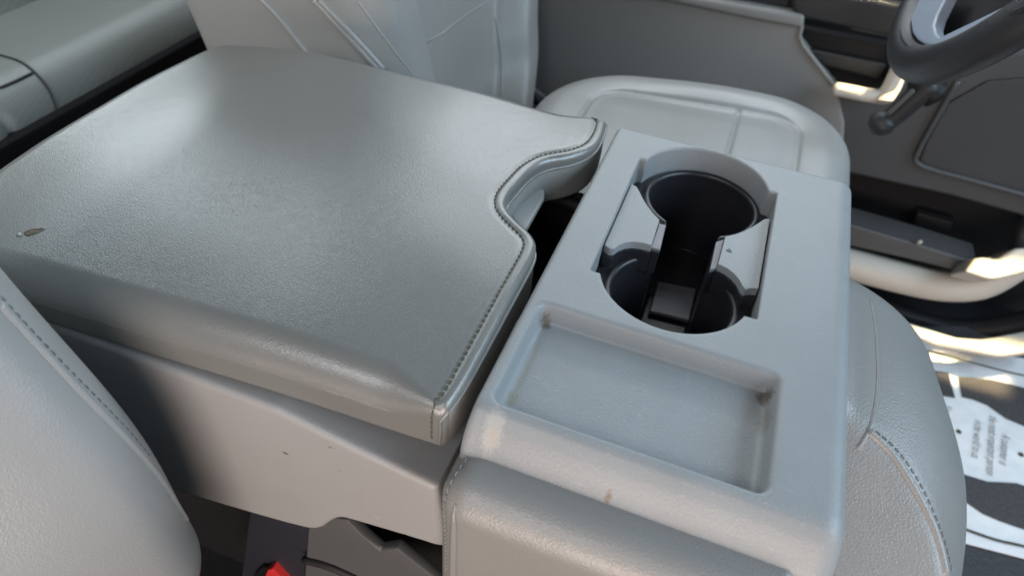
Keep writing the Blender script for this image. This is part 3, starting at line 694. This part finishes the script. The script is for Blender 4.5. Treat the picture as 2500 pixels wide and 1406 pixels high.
# ------------------------------------------------------------------ steering wheel and lever
st, ct = math.sin(math.radians(23)), math.cos(math.radians(23))
WB = (0.248,0.25,0.0267); WR = .172
t = thing('steering_wheel', 'dark leather steering wheel with a silver framed lower spoke', 'steering wheel', (WB[0]+WR*st, .25, WB[2]+WR*ct))
def wp(a, r=WR, f=0.):
    # a: angle from the bottom, positive to the passenger side; f: towards the driver
    q = -math.cos(a)*r; s_ = math.sin(a)*r
    return (WB[0]+(WR+q)*st-f*ct, .25-s_, WB[2]+(WR+q)*ct+f*st)
rim = tube('rim', [wp(2*math.pi*k/48) for k in range(48)], .0185, m_whl, t, 16, True, 1)
tube('trim_ring', [(0.2475,0.365,0.0595),(0.2436,0.3348,0.0502),(0.2391,0.2942,0.0397),(0.2388,0.2425,0.0389),(0.2416,0.1997,0.0456),(0.2452,0.1724,0.0541),(0.2569,0.1302,0.0816),(0.2678,0.1047,0.1075),(0.2789,0.0798,0.1335),(0.2865,0.0624,0.1514)], .0035, m_whl, t, 10, False, 2)
slab('spoke_trim', [(0.2538,0.3287,0.0721),(0.2482,0.3051,0.0588),(0.2437,0.2796,0.0482),(0.2438,0.2398,0.0484),(0.2454,0.2117,0.0523),(0.2481,0.1855,0.0585),(0.2524,0.1574,0.0686),(0.2568,0.1356,0.079),(0.2672,0.1109,0.1036),(0.2767,0.0922,0.1261),(0.281,0.0842,0.1362),(0.2898,0.0674,0.157),(0.289,0.0892,0.1551),(0.277,0.1132,0.1268),(0.267,0.1372,0.1032),(0.2543,0.1689,0.0732),(0.2532,0.1868,0.0705),(0.2532,0.2084,0.0705),(0.2551,0.2238,0.0751),(0.2591,0.2416,0.0844),(0.2635,0.2617,0.0948)], (.012, 0, -.005), m_slv, t, .0025, 3)
slab('spoke_recess', [(0.2688,0.269,0.036),(0.2725,0.3084,0.0447),(0.2797,0.4076,0.0617),(0.3158,0.148,0.1469),(0.3131,0.1148,0.1406),(0.2976,0.173,0.104),(0.2833,0.21,0.0702)], (.01, 0, -.004), m_blk, t, 0)
slab('hub', [wp(a, .075, .012) for a in np.linspace(0, 2*math.pi, 32)[:-1]], (.06*ct, 0, -.06*st), m_blk, t, .01, 3)
t2 = thing('column_lever', 'dark tilt lever with a round knob hanging under the steering wheel', 'lever', (0.3059,0.34,-0.0444))
tube('shaft', [(0.3091,0.34,-0.0383),(0.299,0.34,-0.0575),(0.2902,0.34,-0.0815),(0.2802,0.34,-0.0985)], [.015, .014, .013, .013], m_drk, t2, 14, False, 1)
tube('knob', [(0.2801,0.335,-0.0891),(0.276,0.335,-0.0982),(0.2728,0.335,-0.1073)], [.013, .017, .013], m_drk, t2, 16, False, 2)
tube('collar', [(0.2935,0.345,-0.0444),(0.309,0.345,-0.0476),(0.3205,0.345,-0.0523)], .017, m_blk, t2, 14, False, 1)
tube('ridge', [(0.2911,0.328,-0.0463),(0.2843,0.328,-0.0631),(0.2769,0.328,-0.0818)], .003, m_lip, t2, 8, False, 1)

# ------------------------------------------------------------------ gap below the bin
t = thing('belt_buckle', 'seat belt buckle with red release button at the bottom edge', 'buckle', (-0.1825,-0.37,-0.3164))
slab('housing', [(-0.2609,-0.345,-0.4853),(-0.2327,-0.345,-0.4098),(-0.2178,-0.345,-0.3815),(-0.2081,-0.345,-0.3762),(-0.1801,-0.345,-0.413)], (0, .02, 0), m_blk, t, .002, 2)
slab('button', [(-0.2371,-0.3485,-0.4564),(-0.208,-0.3485,-0.3737),(-0.2006,-0.3485,-0.3648),(-0.1805,-0.3485,-0.4057)], (0, .015, 0), m_red, t, .002, 2)
s = slab('belt_strap', [(-0.207,-0.34,-0.2554),(-0.1423,-0.34,-0.2347),(-0.1795,-0.34,-0.4135),(-0.2758,-0.34,-0.4985)], (0, .006, 0), m_navy, None, .001, 1)
tag(s, 'dark navy belt webbing hanging in the gap below the storage bin', 'belt')
t = thing('seat_side_shield', 'grey plastic seat side shield with a stepped edge below the bin', 'seat trim', (-0.0894,-0.345,-0.2893))
sh = slab('shield', [(-0.1426,-0.345,-0.2368),(-0.1205,-0.345,-0.212),(-0.1015,-0.345,-0.2037),(-0.0876,-0.345,-0.2219),(-0.0742,-0.345,-0.2335),(-0.0584,-0.345,-0.2176),(-0.0182,-0.345,-0.2483),(-0.0183,-0.345,-0.3105),(-0.1871,-0.345,-0.4718)], (0, .01, 0), m_shld, t, .003, 2)
tube('shield_rib', [(-0.1583,-0.346,-0.3154),(-0.1318,-0.346,-0.3046),(-0.1027,-0.346,-0.3067)], .004, m_drk, sh, 8, False, 1)
s = slab('gap_carpet', [(-0.4826,-0.28,-0.4675),(0.0364,-0.28,-0.2377),(0.0609,-0.28,-0.4997),(-0.9026,-0.28,-1.555)], (0, .01, 0), m_carpet, None, 0)
tag(s, 'dark carpeted side of the seat base behind the belt webbing', 'carpet')
for nm, lab, pts, rr in (('driver_buckle', 'dark seat belt stalk in the gap between driver backrest and cushion', [(-0.2547,0.5,-0.2557),(-0.2273,0.5,-0.2645),(-0.1993,0.5,-0.2787)], .013),):
    s = tube(nm, pts, rr, m_drk, None, 10, False, 1); tag(s, lab, 'belt stalk')
